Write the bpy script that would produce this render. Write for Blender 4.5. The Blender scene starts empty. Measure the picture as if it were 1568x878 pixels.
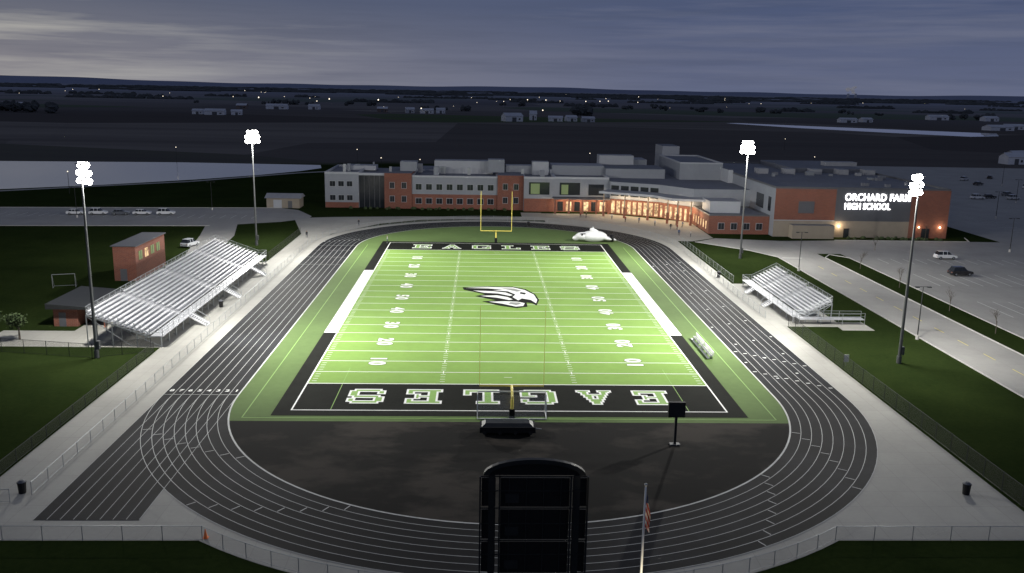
import bpy, math, random
from mathutils import Vector, Matrix
random.seed(7)
PI=math.pi
scn=bpy.context.scene
col=scn.collection
# ------------------------------------------------------------------ materials
def newmat(name):
    m=bpy.data.materials.new(name); m.use_nodes=True
    nt=m.node_tree; b=nt.nodes['Principled BSDF']
    return m,nt,b
def mathn(nt,op,a,b=None,c=None):
    n=nt.nodes.new('ShaderNodeMath'); n.operation=op
    for i,v in enumerate((a,b,c)):
        if v is None: continue
        if isinstance(v,(int,float)): n.inputs[i].default_value=v
        else: nt.links.new(v,n.inputs[i])
    return n.outputs[0]
def mixc(nt,f,a,b):
    n=nt.nodes.new('ShaderNodeMix'); n.data_type='RGBA'
    for i,v in ((0,f),(6,a),(7,b)):
        if isinstance(v,(int,float)): n.inputs[i].default_value=v
        elif isinstance(v,(tuple,list)): n.inputs[i].default_value=(v[0],v[1],v[2],1)
        else: nt.links.new(v,n.inputs[i])
    return n.outputs[2]
def ramp(nt,f,lo,hi):
    n=nt.nodes.new('ShaderNodeMapRange'); n.clamp=True
    nt.links.new(f,n.inputs[0]); n.inputs[1].default_value=lo; n.inputs[2].default_value=hi
    return n.outputs[0]
def posn(nt,scale=(1,1,1)):
    g=nt.nodes.new('ShaderNodeNewGeometry'); mp=nt.nodes.new('ShaderNodeMapping'); mp.inputs['Scale'].default_value=scale
    nt.links.new(g.outputs['Position'],mp.inputs[0]); return mp.outputs[0]
def noise(nt,vec,scale,detail=4,rough=.6):
    n=nt.nodes.new('ShaderNodeTexNoise'); n.inputs['Scale'].default_value=scale; n.inputs['Detail'].default_value=detail; n.inputs['Roughness'].default_value=rough
    nt.links.new(vec,n.inputs['Vector']); return n.outputs['Fac']
def mat(name,c,rough=.7,var=.25,scale=.5,metal=0,spec=.5,scl=(1,1,1)):
    m,nt,b=newmat(name)
    p=posn(nt,scl)
    f1=ramp(nt,noise(nt,p,scale,5),.3,.7); f2=ramp(nt,noise(nt,p,scale*9,3),.3,.7)
    f=mathn(nt,'MULTIPLY_ADD',f1,.65,mathn(nt,'MULTIPLY',f2,.35))
    lo=[x*(1-var) for x in c]; hi=[min(1,x*(1+var)) for x in c]
    nt.links.new(mixc(nt,f,lo,hi),b.inputs['Base Color'])
    b.inputs['Roughness'].default_value=rough; b.inputs['Metallic'].default_value=metal
    b.inputs['Specular IOR Level'].default_value=spec
    return m
def emis(name,c,s,sample=True):
    m,nt,b=newmat(name); b.inputs['Base Color'].default_value=(*c,1)
    b.inputs['Emission Color'].default_value=(*c,1); b.inputs['Emission Strength'].default_value=s
    if not sample: m.cycles.emission_sampling='NONE'
    return m
M={}
M['white']=mat('white_paint',(.78,.79,.77),.6,.06,2)
M['lane']=mat('lane_paint',(.50,.51,.50),.7,.25,.25)
M['lime']=mat('lime_paint',(.2,.36,.08),.7,.08,2)
M['field']=mat('bright_turf',(.178,.298,.068),.85,.12,.12,spec=.15)
M['turf']=mat('outer_turf',(.096,.150,.050),.85,.15,.12,spec=.15)
M['blackturf']=mat('black_turf',(.011,.012,.010),.85,.3,.3,spec=.06)
M['steel']=mat('galvanised_steel',(.34,.36,.38),.45,.15,1,metal=.5)
M['pole']=mat('weathered_pole_steel',(.11,.115,.12),.5,.15,1,metal=.2)
M['alu']=mat('aluminium_seat',(.62,.63,.66),.5,.14,.8,metal=.25)
M['aludark']=mat('aluminium_deck',(.46,.47,.50),.5,.15,.8,metal=.3)
M['darksteel']=mat('dark_steel',(.022,.024,.026),.5,.2,1,spec=.3)
M['yellow']=mat('goal_yellow',(.78,.66,.14),.4,.06,1)
M['black']=mat('black_plastic',(.012,.012,.013),.6,.2,2,spec=.2)
M['greyclad']=mat('grey_cladding',(.26,.28,.32),.6,.08,.3)
M['lightclad']=mat('light_cladding',(.42,.44,.48),.6,.06,.3)
M['darkclad']=mat('dark_panel',(.10,.105,.12),.55,.1,.2)
M['roof']=mat('roof_membrane',(.15,.16,.19),.8,.2,.08)
M['roofl']=mat('roof_light',(.30,.31,.34),.8,.15,.1)
M['tan']=mat('tan_block',(.30,.26,.21),.8,.1,.5)
M['glassd']=mat('dark_glass',(.02,.024,.03),.12,.1,1)
M['tyre']=mat('tyre',(.012,.012,.012),.8,.1,4)
M['farm']=mat('farm_white',(.72,.74,.80),.7,.15,.05)
M['farmroof']=mat('farm_roof',(.46,.48,.54),.7,.2,.05)
M['rust']=mat('barn_wall',(.18,.14,.13),.8,.2,.05)
M['bark']=mat('bark',(.09,.075,.06),.9,.3,5)
M['leaf']=mat('leaves',(.04,.065,.02),.8,.5,1.5)
M['farleaf']=mat('haze_tinted_foliage',(.085,.093,.10),.95,.35,.01,spec=0)  # foliage colour lightened to carry the distance haze
M['orange']=mat('orange_cone',(.8,.18,.03),.6,.05,3)
M['inflat']=mat('inflatable_vinyl',(.72,.73,.73),.45,.08,1)
M['logogrey']=mat('grey_paint',(.24,.25,.24),.7,.1,1)
M['glow']=emis('flood_lens',(1,.98,.93),60,False)
M['sign']=emis('lit_sign_letters',(1,.98,.97),5,False)
M['warmh']=emis('warm_lamp',(1,.74,.46),12,False)
M['greenlit']=emis('dim_green_glass',(.20,.27,.12),.13)
M['farlight']=emis('far_lamp',(1,.86,.66),2.2,False)
M['plume']=emis('self_lit_steam',(.5,.5,.55),.2,False)  # faint self-glow stands in for light falling on the steam
m,nt,b=newmat('warm_lit_glass'); f=ramp(nt,noise(nt,posn(nt),.9,4),.35,.68)
nt.links.new(mixc(nt,f,(.16,.10,.05),(1,.70,.38)),b.inputs['Emission Color']); b.inputs['Emission Strength'].default_value=1.7; b.inputs['Base Color'].default_value=(.05,.04,.03,1); b.inputs['Roughness'].default_value=.15
M['warm']=m
m,nt,b=newmat('track_rubber'); p=posn(nt)
f=ramp(nt,noise(nt,p,.09,6,.6),.47,.68); f2=ramp(nt,noise(nt,p,1.3,5,.7),.3,.75)
c=mixc(nt,mathn(nt,'MULTIPLY',f,mathn(nt,'MULTIPLY_ADD',f2,.6,.4)),(.0065,.007,.009),(.026,.028,.034)); nt.links.new(c,b.inputs['Base Color']); b.inputs['Roughness'].default_value=.75; b.inputs['Specular IOR Level'].default_value=.12
M['track']=m
def brickmat(name,c1,c2):
    m,nt,b=newmat(name)
    g=nt.nodes.new('ShaderNodeNewGeometry'); s=nt.nodes.new('ShaderNodeSeparateXYZ'); nt.links.new(g.outputs['Position'],s.inputs[0])
    h=mathn(nt,'ADD',s.outputs[0],s.outputs[1]); cb=nt.nodes.new('ShaderNodeCombineXYZ'); nt.links.new(h,cb.inputs[0]); nt.links.new(s.outputs[2],cb.inputs[1])
    br=nt.nodes.new('ShaderNodeTexBrick'); br.inputs['Scale'].default_value=1; br.inputs['Brick Width'].default_value=.6; br.inputs['Row Height'].default_value=.2; br.inputs['Mortar Size'].default_value=.012
    br.inputs['Color1'].default_value=(*c1,1); br.inputs['Color2'].default_value=(*c2,1); br.inputs['Mortar'].default_value=(.3,.24,.2,1)
    nt.links.new(cb.outputs[0],br.inputs['Vector'])
    f=ramp(nt,noise(nt,g.outputs['Position'],.15,3),.3,.7)
    nt.links.new(mixc(nt,mathn(nt,'MULTIPLY',f,.35),br.outputs['Color'],(.12,.05,.035)),b.inputs['Base Color']); b.inputs['Roughness'].default_value=.85
    return m
M['brick']=brickmat('red_brick',(.26,.082,.05),(.20,.063,.042))
def concmat(name,c,joint=3.0,var=.2):
    m,nt,b=newmat(name)
    p=posn(nt); br=nt.nodes.new('ShaderNodeTexBrick'); br.offset=0; br.inputs['Scale'].default_value=1
    br.inputs['Brick Width'].default_value=joint; br.inputs['Row Height'].default_value=joint; br.inputs['Mortar Size'].default_value=.025
    br.inputs['Color1'].default_value=(*c,1); br.inputs['Color2'].default_value=(*[x*.95 for x in c],1); br.inputs['Mortar'].default_value=(*[x*.72 for x in c],1)
    nt.links.new(p,br.inputs['Vector'])
    f=ramp(nt,noise(nt,p,.12,6,.65),.35,.7); f2=ramp(nt,noise(nt,p,2.5,4),.3,.8)
    k=mathn(nt,'MULTIPLY',mathn(nt,'MULTIPLY_ADD',f,.7,mathn(nt,'MULTIPLY',f2,.3)),var*2)
    nt.links.new(mixc(nt,k,br.outputs['Color'],[x*.55 for x in c]),b.inputs['Base Color']); b.inputs['Roughness'].default_value=.85
    return m
M['conc']=concmat('concrete_path',(.38,.375,.345),3.0,.28)
M['road']=concmat('concrete_road',(.36,.355,.34),4.5,.3)
M['kerb']=mat('kerb_concrete',(.5,.49,.47),.85,.15,1)
m,nt,b=newmat('dzone_asphalt'); p=posn(nt,(1,1.7,1))
f=ramp(nt,noise(nt,p,.085,6,.6),.49,.60); f2=noise(nt,p,3,3)
c=mixc(nt,f,(.0065,.006,.0055),(.040,.034,.029)); nt.links.new(mixc(nt,mathn(nt,'MULTIPLY',f2,.3),c,(.012,.012,.012)),b.inputs['Base Color'])
b.inputs['Roughness'].default_value=.85; b.inputs['Specular IOR Level'].default_value=.1
M['dzone']=m
# ground: grass near the school, ploughed fields beyond, bluish haze painted into the colour by distance
m,nt,b=newmat('ground_grass_and_fields')
g=nt.nodes.new('ShaderNodeNewGeometry'); s=nt.nodes.new('ShaderNodeSeparateXYZ'); nt.links.new(g.outputs['Position'],s.inputs[0])
p1=posn(nt)
gr=mathn(nt,'MULTIPLY_ADD',ramp(nt,noise(nt,p1,.06,6,.7),.3,.7),.6,mathn(nt,'MULTIPLY',ramp(nt,noise(nt,p1,1.7,4,.7),.3,.7),.4))
grass=mixc(nt,gr,(.010,.018,.006),(.028,.042,.012))
pf=posn(nt,(1/420,1/260,1)); vo=nt.nodes.new('ShaderNodeTexVoronoi'); vo.inputs['Scale'].default_value=1; vo.inputs['Randomness'].default_value=.9; nt.links.new(pf,vo.inputs['Vector'])
sc=nt.nodes.new('ShaderNodeSeparateColor'); nt.links.new(vo.outputs['Color'],sc.inputs[0])
fld=mixc(nt,sc.outputs[0],(.072,.066,.066),(.205,.19,.178)); fld=mixc(nt,ramp(nt,sc.outputs[1],.62,.66),fld,(.075,.105,.055))
pn=posn(nt,(1/500,1/60,1)); st=ramp(nt,noise(nt,pn,1,5,.7),.38,.68)
fld=mixc(nt,mathn(nt,'MULTIPLY',st,.55),fld,(.075,.07,.075))
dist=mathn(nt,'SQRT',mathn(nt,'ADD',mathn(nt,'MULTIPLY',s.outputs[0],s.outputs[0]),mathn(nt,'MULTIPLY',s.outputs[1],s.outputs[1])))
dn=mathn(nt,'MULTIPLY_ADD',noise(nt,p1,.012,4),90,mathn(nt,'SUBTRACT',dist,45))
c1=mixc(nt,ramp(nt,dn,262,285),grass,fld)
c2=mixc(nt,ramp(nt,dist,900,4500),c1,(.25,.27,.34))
nt.links.new(c2,b.inputs['Base Color']); b.inputs['Roughness'].default_value=.95; b.inputs['Specular IOR Level'].default_value=.0
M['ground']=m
def water(name,c,ro,bump):
    m,nt,b=newmat(name); b.inputs['Base Color'].default_value=(*c,1); b.inputs['Roughness'].default_value=ro; b.inputs['IOR'].default_value=1.9
    if bump:
        bn=nt.nodes.new('ShaderNodeBump'); bn.inputs['Strength'].default_value=bump; nt.links.new(noise(nt,posn(nt,(.5,2,1)),.8,3),bn.inputs['Height']); nt.links.new(bn.outputs[0],b.inputs['Normal'])
    return m
M['water']=water('lake_water',(.62,.63,.65),.08,.05); M['water2']=water('pond_water',(.8,.85,.95),.03,0)
def linkmat(name,c,a):
    m,nt,b=newmat(name); b.inputs['Base Color'].default_value=(*c,1); b.inputs['Roughness'].default_value=.5
    g=nt.nodes.new('ShaderNodeNewGeometry'); s=nt.nodes.new('ShaderNodeSeparateXYZ'); nt.links.new(g.outputs['Position'],s.inputs[0])
    h=mathn(nt,'ADD',s.outputs[0],s.outputs[1])
    d1=mathn(nt,'FRACT',mathn(nt,'MULTIPLY',mathn(nt,'ADD',h,s.outputs[2]),9)); d2=mathn(nt,'FRACT',mathn(nt,'MULTIPLY',mathn(nt,'SUBTRACT',h,s.outputs[2]),9))
    w=mathn(nt,'MAXIMUM',mathn(nt,'LESS_THAN',d1,a),mathn(nt,'LESS_THAN',d2,a))
    nt.links.new(w,b.inputs['Alpha']); return m
M['link']=linkmat('chain_link_galvanised',(.3,.31,.32),.07)
M['linkb']=linkmat('chain_link_black',(.03,.03,.03),.14)
M['net']=linkmat('goal_net',(.6,.6,.6),.09)
def carpaint(n,c):
    m=mat(n,c,.25,.04,2); m.node_tree.nodes['Principled BSDF'].inputs['Coat Weight'].default_value=.6; return m
M['carw']=carpaint('car_paint_white',(.8,.81,.83)); M['cars']=carpaint('car_paint_silver',(.5,.52,.55)); M['carb']=carpaint('car_paint_black',(.015,.015,.018)); M['carr']=carpaint('car_paint_grey',(.12,.13,.15))

# ------------------------------------------------------------------ mesh builder
class MB:
    def __init__(s): s.v=[];s.f=[];s.m=[];s.mats=[]
    def mi(s,k):
        if k not in s.mats: s.mats.append(k)
        return s.mats.index(k)
    def face(s,pts,k):
        b=len(s.v); s.v+=[tuple(p) for p in pts]; s.f.append(tuple(range(b,b+len(pts)))); s.m.append(s.mi(k))
    def hexa(s,P,k,top=None):
        b=len(s.v); s.v+=[tuple(p) for p in P]
        for i,f in enumerate([(0,3,2,1),(4,5,6,7),(0,1,5,4),(1,2,6,5),(2,3,7,6),(3,0,4,7)]):
            s.f.append(tuple(b+j for j in f)); s.m.append(s.mi(top if (top and i==1) else k))
    def box(s,x0,x1,y0,y1,z0,z1,k,top=None):
        s.hexa([(x0,y0,z0),(x1,y0,z0),(x1,y1,z0),(x0,y1,z0),(x0,y0,z1),(x1,y0,z1),(x1,y1,z1),(x0,y1,z1)],k,top)
    def beam(s,a,b_,w,h,k):
        a=Vector(a);b_=Vector(b_);d=(b_-a).normalized(); up=Vector((0,0,1))
        if abs(d.z)>.95: up=Vector((0,1,0))
        r=d.cross(up).normalized()*w/2; u=r.cross(d).normalized()*h/2
        s.hexa([a-r-u,a+r-u,b_+r-u,b_-r-u,a-r+u,a+r+u,b_+r+u,b_-r+u],k)
    def prism(s,pts,z0,z1,k,top=None):
        s.face([(x,y,z1) for x,y in pts],top or k)
        n=len(pts)
        for i in range(n):
            a=pts[i];c=pts[(i+1)%n]; s.face([(a[0],a[1],z0),(c[0],c[1],z0),(c[0],c[1],z1),(a[0],a[1],z1)],k)
    def cyl(s,a,b_,r0,r1,k,n=8,cap=True):
        a=Vector(a);b_=Vector(b_);d=(b_-a).normalized(); up=Vector((0,0,1)) if abs(d.z)<.95 else Vector((1,0,0))
        r=d.cross(up).normalized();u=r.cross(d)
        A=[a+(r*math.cos(2*PI*i/n)+u*math.sin(2*PI*i/n))*r0 for i in range(n)];B=[b_+(r*math.cos(2*PI*i/n)+u*math.sin(2*PI*i/n))*r1 for i in range(n)]
        b=len(s.v); s.v+=[tuple(p) for p in A+B]; mi=s.mi(k)
        for i in range(n):
            j=(i+1)%n; s.f.append((b+i,b+j,b+n+j,b+n+i)); s.m.append(mi)
        if cap:
            s.f.append(tuple(b+i for i in range(n))[::-1]); s.m.append(mi); s.f.append(tuple(b+n+i for i in range(n))); s.m.append(mi)
    def ell(s,c,r,k,nu=12,nv=8,jit=0,rot=None):
        b=len(s.v);mi=s.mi(k)
        for j in range(nv+1):
            t=PI*j/nv
            for i in range(nu):
                q=1+random.uniform(-jit,jit); a=2*PI*i/nu
                p=Vector((r[0]*math.sin(t)*math.cos(a)*q,r[1]*math.sin(t)*math.sin(a)*q,r[2]*math.cos(t)*q))
                if rot: p=rot@p
                s.v.append((c[0]+p.x,c[1]+p.y,c[2]+p.z))
        for j in range(nv):
            for i in range(nu):
                i2=(i+1)%nu; s.f.append((b+j*nu+i,b+(j+1)*nu+i,b+(j+1)*nu+i2,b+j*nu+i2)); s.m.append(mi)
    def build(s,name,parent=None,smooth=False,loc=None,rotz=0):
        me=bpy.data.meshes.new(name); me.from_pydata(s.v,[],s.f)
        for k in s.mats: me.materials.append(M[k])
        me.polygons.foreach_set('material_index',s.m)
        if smooth: me.polygons.foreach_set('use_smooth',[True]*len(s.f))
        me.update(); o=bpy.data.objects.new(name,me); col.objects.link(o)
        if loc: o.location=loc
        o.rotation_euler[2]=rotz
        if parent: o.parent=parent
        return o
def empty(name,loc=(0,0,0)):
    o=bpy.data.objects.new(name,None); col.objects.link(o); o.location=loc; return o
def sheet(name,pts,z,k,parent=None):
    b=MB(); b.face([(x,y,z) for x,y in pts],k); return b.build(name,parent)

# ------------------------------------------------------------------ ground
S=45000
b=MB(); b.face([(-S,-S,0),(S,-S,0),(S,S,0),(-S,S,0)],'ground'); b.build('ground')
def stadium(R,n=64):
    P=[]
    for i in range(n+1):
        a=PI*i/n; P.append((R*math.cos(a),50+R*math.sin(a)))
    for i in range(n+1):
        a=PI+PI*i/n; P.append((R*math.cos(a),-50+R*math.sin(a)))
    return P
def ribbon(mb,P,Q,z,k,closed=True):
    n=len(P)
    for i in range(n if closed else n-1):
        j=(i+1)%n; mb.face([(P[i][0],P[i][1],z),(Q[i][0],Q[i][1],z),(Q[j][0],Q[j][1],z),(P[j][0],P[j][1],z)],k)
b=MB()
ribbon(b,stadium(39.5),stadium(42.6),.02,'conc')
b.box(-47,-40,-84,66,-.1,.016,'conc'); b.box(-40.0,-25.3,-84,-76.5,-.1,.012,'conc'); b.box(-40.0,-22,-76.5,-60,-.1,.012,'conc')
b.box(40,44,-84,62,-.1,.016,'conc'); b.box(25,40,-84,-55,-.1,.012,'conc')
b.face([(-47,66,.016),(-40,66,.016),(-30,84,.016),(-20,92,.016),(-10,94,.016),(14,94,.016),(14,109,.016),(8,109,.016),(8,100,.016),(-24,98,.016),(-44,95,.016),(-54,92,.016)],'conc')
b.face([(14,88,.014),(28,80,.014),(40,62,.014),(47.5,62,.014),(54,67,.014),(54.3,94,.014),(34,108,.014),(14,108,.014)],'conc')
b.box(-72,-47,-31,-23,-.1,.015,'conc'); b.box(-62,-47,-23,30,-.1,.013,'conc'); b.box(44,53,-17,14,-.1,.013,'conc')
b.box(52,57,-19,-14,-.1,.011,'conc')
b.build('concrete_path')
b=MB()
b.box(62,72.5,-160,47,-.1,.018,'road')
b.face([(54.4,66.9,.02),(48,61,.02),(58,50,.02),(62,42,.02),(62,47,.02),(190,47,.02),(190,66,.02),(86,66,.02),(70,64,.02)],'road')
b.box(78,190,-80,47,-.1,.022,'road')
b.box(126,330,66,300,-.1,.018,'road')
b.face([(-260,70,.018),(-122,72.6,.018),(-72,76.5,.018),(-56,85,.018),(-50,92,.018),(-50,96,.018),(-56,108,.018),(-62,112,.018),(-139,105.5,.018),(-260,104,.018)],'road')
b.face([(-73,76,.02),(-66,80,.02),(-62,62,.02),(-60,40,.02),(-58,30,.02),(-64,30,.02),(-67,45,.02),(-70,62,.02)],'road')
b.build('road')
b=MB()
def kerbline(pts):
    for i in range(len(pts)-1): b.beam((*pts[i],.06),(*pts[i+1],.06),.18,.14,'kerb')
kerbline([(62,-160),(62,42),(58,50),(48,61)]); kerbline([(72.5,-160),(72.5,42),(75,46),(78,42),(78,-80)])
kerbline([(84,66),(118,66),(120,72)]); kerbline([(-260,104),(-139,105.5),(-62,112)]); kerbline([(-260,70),(-122,72.6),(-72,76.5)])
b.build('kerb')
b=MB()
for i in range(34):
    x=84+i*2.8
    b.box(x,x+.12,36,41.5,.03,.032,'white'); b.box(x,x+.12,14,25,.03,.032,'white'); b.box(x,x+.12,-10,1,.03,.032,'white')
for i in range(26): b.box(-135+i*2.8,-134.88+i*2.8,90,96,.03,.032,'white')
for i in range(40):
    b.box(140,145.5,80+i*2.9,80.1+i*2.9,.03,.032,'white'); b.box(160,171,80+i*2.9,80.1+i*2.9,.03,.032,'white')
for i in range(18): b.box(67.2,67.35,-90+i*7.0,-87+i*7.0,.03,.032,'yellow')
b.box(62.6,67,41.0,41.4,.034,.036,'white')
b.build('parking_markings')
b=MB()
LP=[(-300,96),(-161,143),(-110,181),(-79,219),(-62,232),(-44,236)]
for i in range(len(LP)-1):
    a=Vector((*LP[i],0));c=Vector((*LP[i+1],0)); nrm=Vector((-(c-a).y,(c-a).x,0)).normalized()*1.7
    b.face([(a-nrm)+Vector((0,0,.02)),(c-nrm)+Vector((0,0,.02)),(c+nrm)+Vector((0,0,.02)),(a+nrm)+Vector((0,0,.02))],'road')
b.build('gravel_path')
lake=[(-420,110),(-230,128),(-161,149),(-135,166),(-110,188),(-92,208),(-79,228),(-73,243),(-76,258),(-140,261),(-215,254),(-330,262),(-460,270)]
sheet('lake_water',lake,.03,'water')
sheet('pond_water',[(283,905),(330,795),(390,712),(440,655),(478,676),(510,735),(440,790),(352,865),(300,915)],.03,'water2')

# ------------------------------------------------------------------ track
b=MB(); R0=31.5; LW=1.07
ribbon(b,stadium(R0),stadium(R0+8*LW),.04,'track')
b.face([(-40.06,-80.7,.034),(-31.5,-80.7,.034),(-31.5,-50,.034),(-40.06,-50,.034)],'track')
b.build('running_track')
b=MB()
for i in range(9):
    r=R0+i*LW; w=.06
    if i==0: ribbon(b,stadium(r-.12),stadium(r+.06),.055,'lane')
    else: ribbon(b,stadium(r-w/2),stadium(r+w/2),.055,'lane')
for i in range(9):
    x=-31.5-i*LW; b.face([(x-.025,-80.6,.05),(x+.025,-80.6,.05),(x+.025,-50.2,.05),(x-.025,-50.2,.05)],'lane')
def tick(x,y,w,l,z=.06): b.face([(x-w/2,y-l/2,z),(x+w/2,y-l/2,z),(x+w/2,y+l/2,z),(x-w/2,y+l/2,z)],'lane')
for i in range(8):
    xc=R0+(i+.5)*LW
    tick(-xc,-50,.9,.08); tick(-xc,50,.9,.1); tick(-xc,58-i*.4,.3,.5)
    for y in (-44,-36,-28,-18,-8,4,22,30): 
        if (i+int(y))%3==0: tick(xc,y+i*.7,.35,.35)
    for yy in (28,36,44): tick(-xc,yy,.8,.07)
    for yy in (-40,-31): tick(xc,yy-i*.9,.5,.25)
for i in range(8):
    r=R0+(i+.5)*LW
    for base in (-.35,-.75,-2.55,-2.05):
        a=base-i*.045
        ca,sa=math.cos(a),math.sin(a); c0=Vector((r*ca,-50+r*sa,.062)); rad=Vector((ca,sa,0))*.42; tan=Vector((-sa,ca,0))*.05
        b.face([c0-rad-tan,c0+rad-tan,c0+rad+tan,c0-rad+tan],'lane')
b.build('track_lane_markings')
def text(name,body,size,loc,rot,k,parent=None,off=0,ext=0,align='CENTER',fit=None):
    cu=bpy.data.curves.new(name,'FONT'); cu.body=body; cu.size=size; cu.align_x=align; cu.align_y='CENTER' if align=='CENTER' else 'BOTTOM_BASELINE'; cu.offset=off; cu.extrude=ext; cu.space_character=1.08
    o=bpy.data.objects.new(name,cu); col.objects.link(o); o.location=loc; o.rotation_euler=rot; cu.materials.append(M[k])
    if fit:
        bpy.context.view_layer.update(); d=o.dimensions; o.scale=(fit[0]/d.x,fit[1]/d.y,1)
    if parent: o.parent=parent
    return o
ln=empty('track_lane_numbers')
for i in range(8):
    text('lane_number_%d'%(i+1),str(i+1),1.0,(-(R0+(i+.5)*LW),-48.6,.062),(0,0,0),'white',ln,off=.03)

# ------------------------------------------------------------------ infield
b=MB(); P=[(31.38*math.cos(PI*i/64),50+31.38*math.sin(PI*i/64)) for i in range(65)]
yb=-58.2; a0=math.asin((-50-yb)/31.38)
Q=[(-31.38*math.cos(a0*i/8),-50-31.38*math.sin(a0*i/8)) for i in range(9)]
P2=P+Q+[(-x,y) for x,y in Q[::-1]]
b.face([(x,y,.045) for x,y in P2],'turf'); b.build('turf')
P=[( 31.38*math.cos(a),-50+31.38*math.sin(a)) for a in [-a0-(PI-2*a0)*i/64 for i in range(65)]]
sheet('asphalt_end_zone',P,.044,'dzone')
b=MB()
xi=24.38; xo=26.3
b.face([(-xi,-45.72,.06),(xi,-45.72,.06),(xi,45.72,.06),(-xi,45.72,.06)],'field')
for s in (-1,1):
    y0,y1=(-54.86,-45.72) if s<0 else (45.72,54.86)
    b.face([(-xi,y0,.06),(xi,y0,.06),(xi,y1,.06),(-xi,y1,.06)],'blackturf')
    ya,yb_=(-56.6,-54.86) if s<0 else (54.86,56.6)
    b.face([(-xo,ya,.06),(xo,ya,.06),(xo,yb_,.06),(-xo,yb_,.06)],'blackturf')
    for t in (-1,1):
        xa,xb=(-xo,-xi) if t<0 else (xi,xo)
        yc,yd=(-54.86,-22.86) if s<0 else (22.86,54.86)
        b.face([(xa,yc,.06),(xb,yc,.06),(xb,yd,.06),(xa,yd,.06)],'blackturf')
for t in (-1,1):
    xa,xb=(-xo,-xi) if t<0 else (xi,xo)
    b.face([(xa,-22.86,.06),(xb,-22.86,.06),(xb,22.86,.06),(xa,22.86,.06)],'white')
b.build('football_field')
b=MB()
def L(x0,x1,y0,y1,z=.07,k='white'): b.face([(x0,y0,z),(x1,y0,z),(x1,y1,z),(x0,y1,z)],k)
for t in (-1,1): 
    x=t*24.38; L(x-.09,x+.09,-54.95,54.95)
for s in (-1,1): L(-24.29,24.29,s*54.86-.09,s*54.86+.09); L(-24.29,24.29,s*45.72-.10,s*45.72+.10)
for i in range(-9,10):
    y=i*4.572; L(-24.29,24.29,y-.075,y+.075)
for i in range(-49,50):
    if i%5==0:continue
    y=i*.9144
    for x in (-8.13,8.13): L(x-.3,x+.3,y-.05,y+.05)
    for x in (-23.7,23.7): L(x-.3,x+.3,y-.05,y+.05)
for i in range(-9,10):
    y=i*4.572
    for x in (-8.13,8.13): L(x-.06,x+.06,y-.5,y+.5,.075)
for s in (-1,1): L(-.5,.5,s*43-.05,s*43+.05)
for t in (-1,1): L(t*29.2-.06,t*29.2+.06,-57.3,52,.066,'lime')
L(-29.1,29.1,-57.36,-57.24,.07,'lime')
for t in (-1,1): L(t*20.1-.04,t*20.1+.04,-54.7,-39.5,.066,'lime')
b.build('field_line_markings')
fn=empty('field_yard_numbers')
for i,n in enumerate([10,20,30,40,50,40,30,20,10]):
    y=(i-4)*9.144
    for t in (-1,1):
        for j,ch in enumerate(str(n)):
            dy=(1.0 if j==0 else -1.0)*(1 if t<0 else -1)
            text('yard_digit_outline',ch,2.9,(t*17.0,y+dy,.082),(0,0,-PI/2 if t<0 else PI/2),'blackturf',fn,off=.17)  # black painted outline behind each white digit
            text('yard_digit',ch,2.9,(t*17.0,y+dy,.092),(0,0,-PI/2 if t<0 else PI/2),'white',fn,off=.11)
def letter(ch):
    g=set()
    def r(x0,x1,y0,y1):
        for x in range(x0,x1):
            for y in range(y0,y1): g.add((x,y))
    if ch=='E': r(0,17,15,19);r(0,17,0,4);r(2,7,0,19);r(5,12,8,11);r(13,17,12,19);r(13,17,0,7);r(10,13,6,13)
    if ch=='L': r(0,11,15,19);r(3,8,0,19);r(0,17,0,4);r(13,17,0,8)
    if ch=='A':
        r(0,7,0,3);r(10,17,0,3);
        for y in range(0,19):
            k=y/19*6.2; 
            for x in range(17):
                if abs(x-(2.2+k))<2.3 or abs(x-(13.8-k))<2.3: g.add((x,y))
        r(4,13,5,8)
    if ch=='G': r(2,15,15,19);r(2,15,0,4);r(0,5,2,17);r(12,17,1,9);r(9,17,7,10);r(13,17,12,17)
    if ch=='S': r(2,15,15,19);r(2,15,0,4);r(0,5,10,17);r(2,15,8,12);r(12,17,2,10);r(13,17,12,17);r(0,4,2,7)
    inner={(x,y) for (x,y) in g if all((x+i,y+j) in g for i in (-1,0,1) for j in (-1,0,1))}
    return g-inner,inner
le=empty('end_zone_lettering')
for s in (-1,1):
    for i,ch in enumerate('EAGLES'):
        cx=(-16.7+i*6.68)*s*1.0; cy=s*50.2 
        b=MB(); w=4.3/17;h=5.0/19; o_,in_=letter(ch)
        for S_,k in ((o_,'white'),(in_,'lime')):
            for (x,y) in S_:
                x0=(x-8.5)*w; y0=(y-9.5)*h; q=[(x0,y0),(x0+w,y0),(x0+w,y0+h),(x0,y0+h)]
                b.face([(cx+X*s,cy+Y*s,.075) for X,Y in q],k)
        b.build('letter_'+ch,le)
lg=empty('eagle_logo')
def LG(pts,z,k,name):
    b=MB(); b.face([((u-774)/8.9,(456-v)*.49+1.3,z) for u,v in pts][::-1],k); b.build(name,lg)
base=[(714,442),(760,440),(795,440),(815,444),(828,452),(832,461),(826,469),(820,466),(812,465),(812,471),(796,473),(772,470),(745,464),(766,462),(734,456),(750,453),(716,446)]
LG(base,.082,'blackturf','logo_outline')
LG([(718,443),(760,441.2),(795,441.5),(813,445.5),(826,453),(829,461),(826,466),(819,461),(806,459),(800,462),(792,457),(797,453),(786,448),(762,446.2),(780,445.2),(755,443.6)],.092,'white','logo_head')
LG([(731,447.2),(762,448),(782,449.8),(793,454),(788,455.3),(770,451.6),(748,450.6)],.092,'white','logo_feather_1')
LG([(742,455.6),(768,454.5),(784,457),(792,460.6),(786,461.6),(768,458.2)],.092,'white','logo_feather_2')
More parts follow.
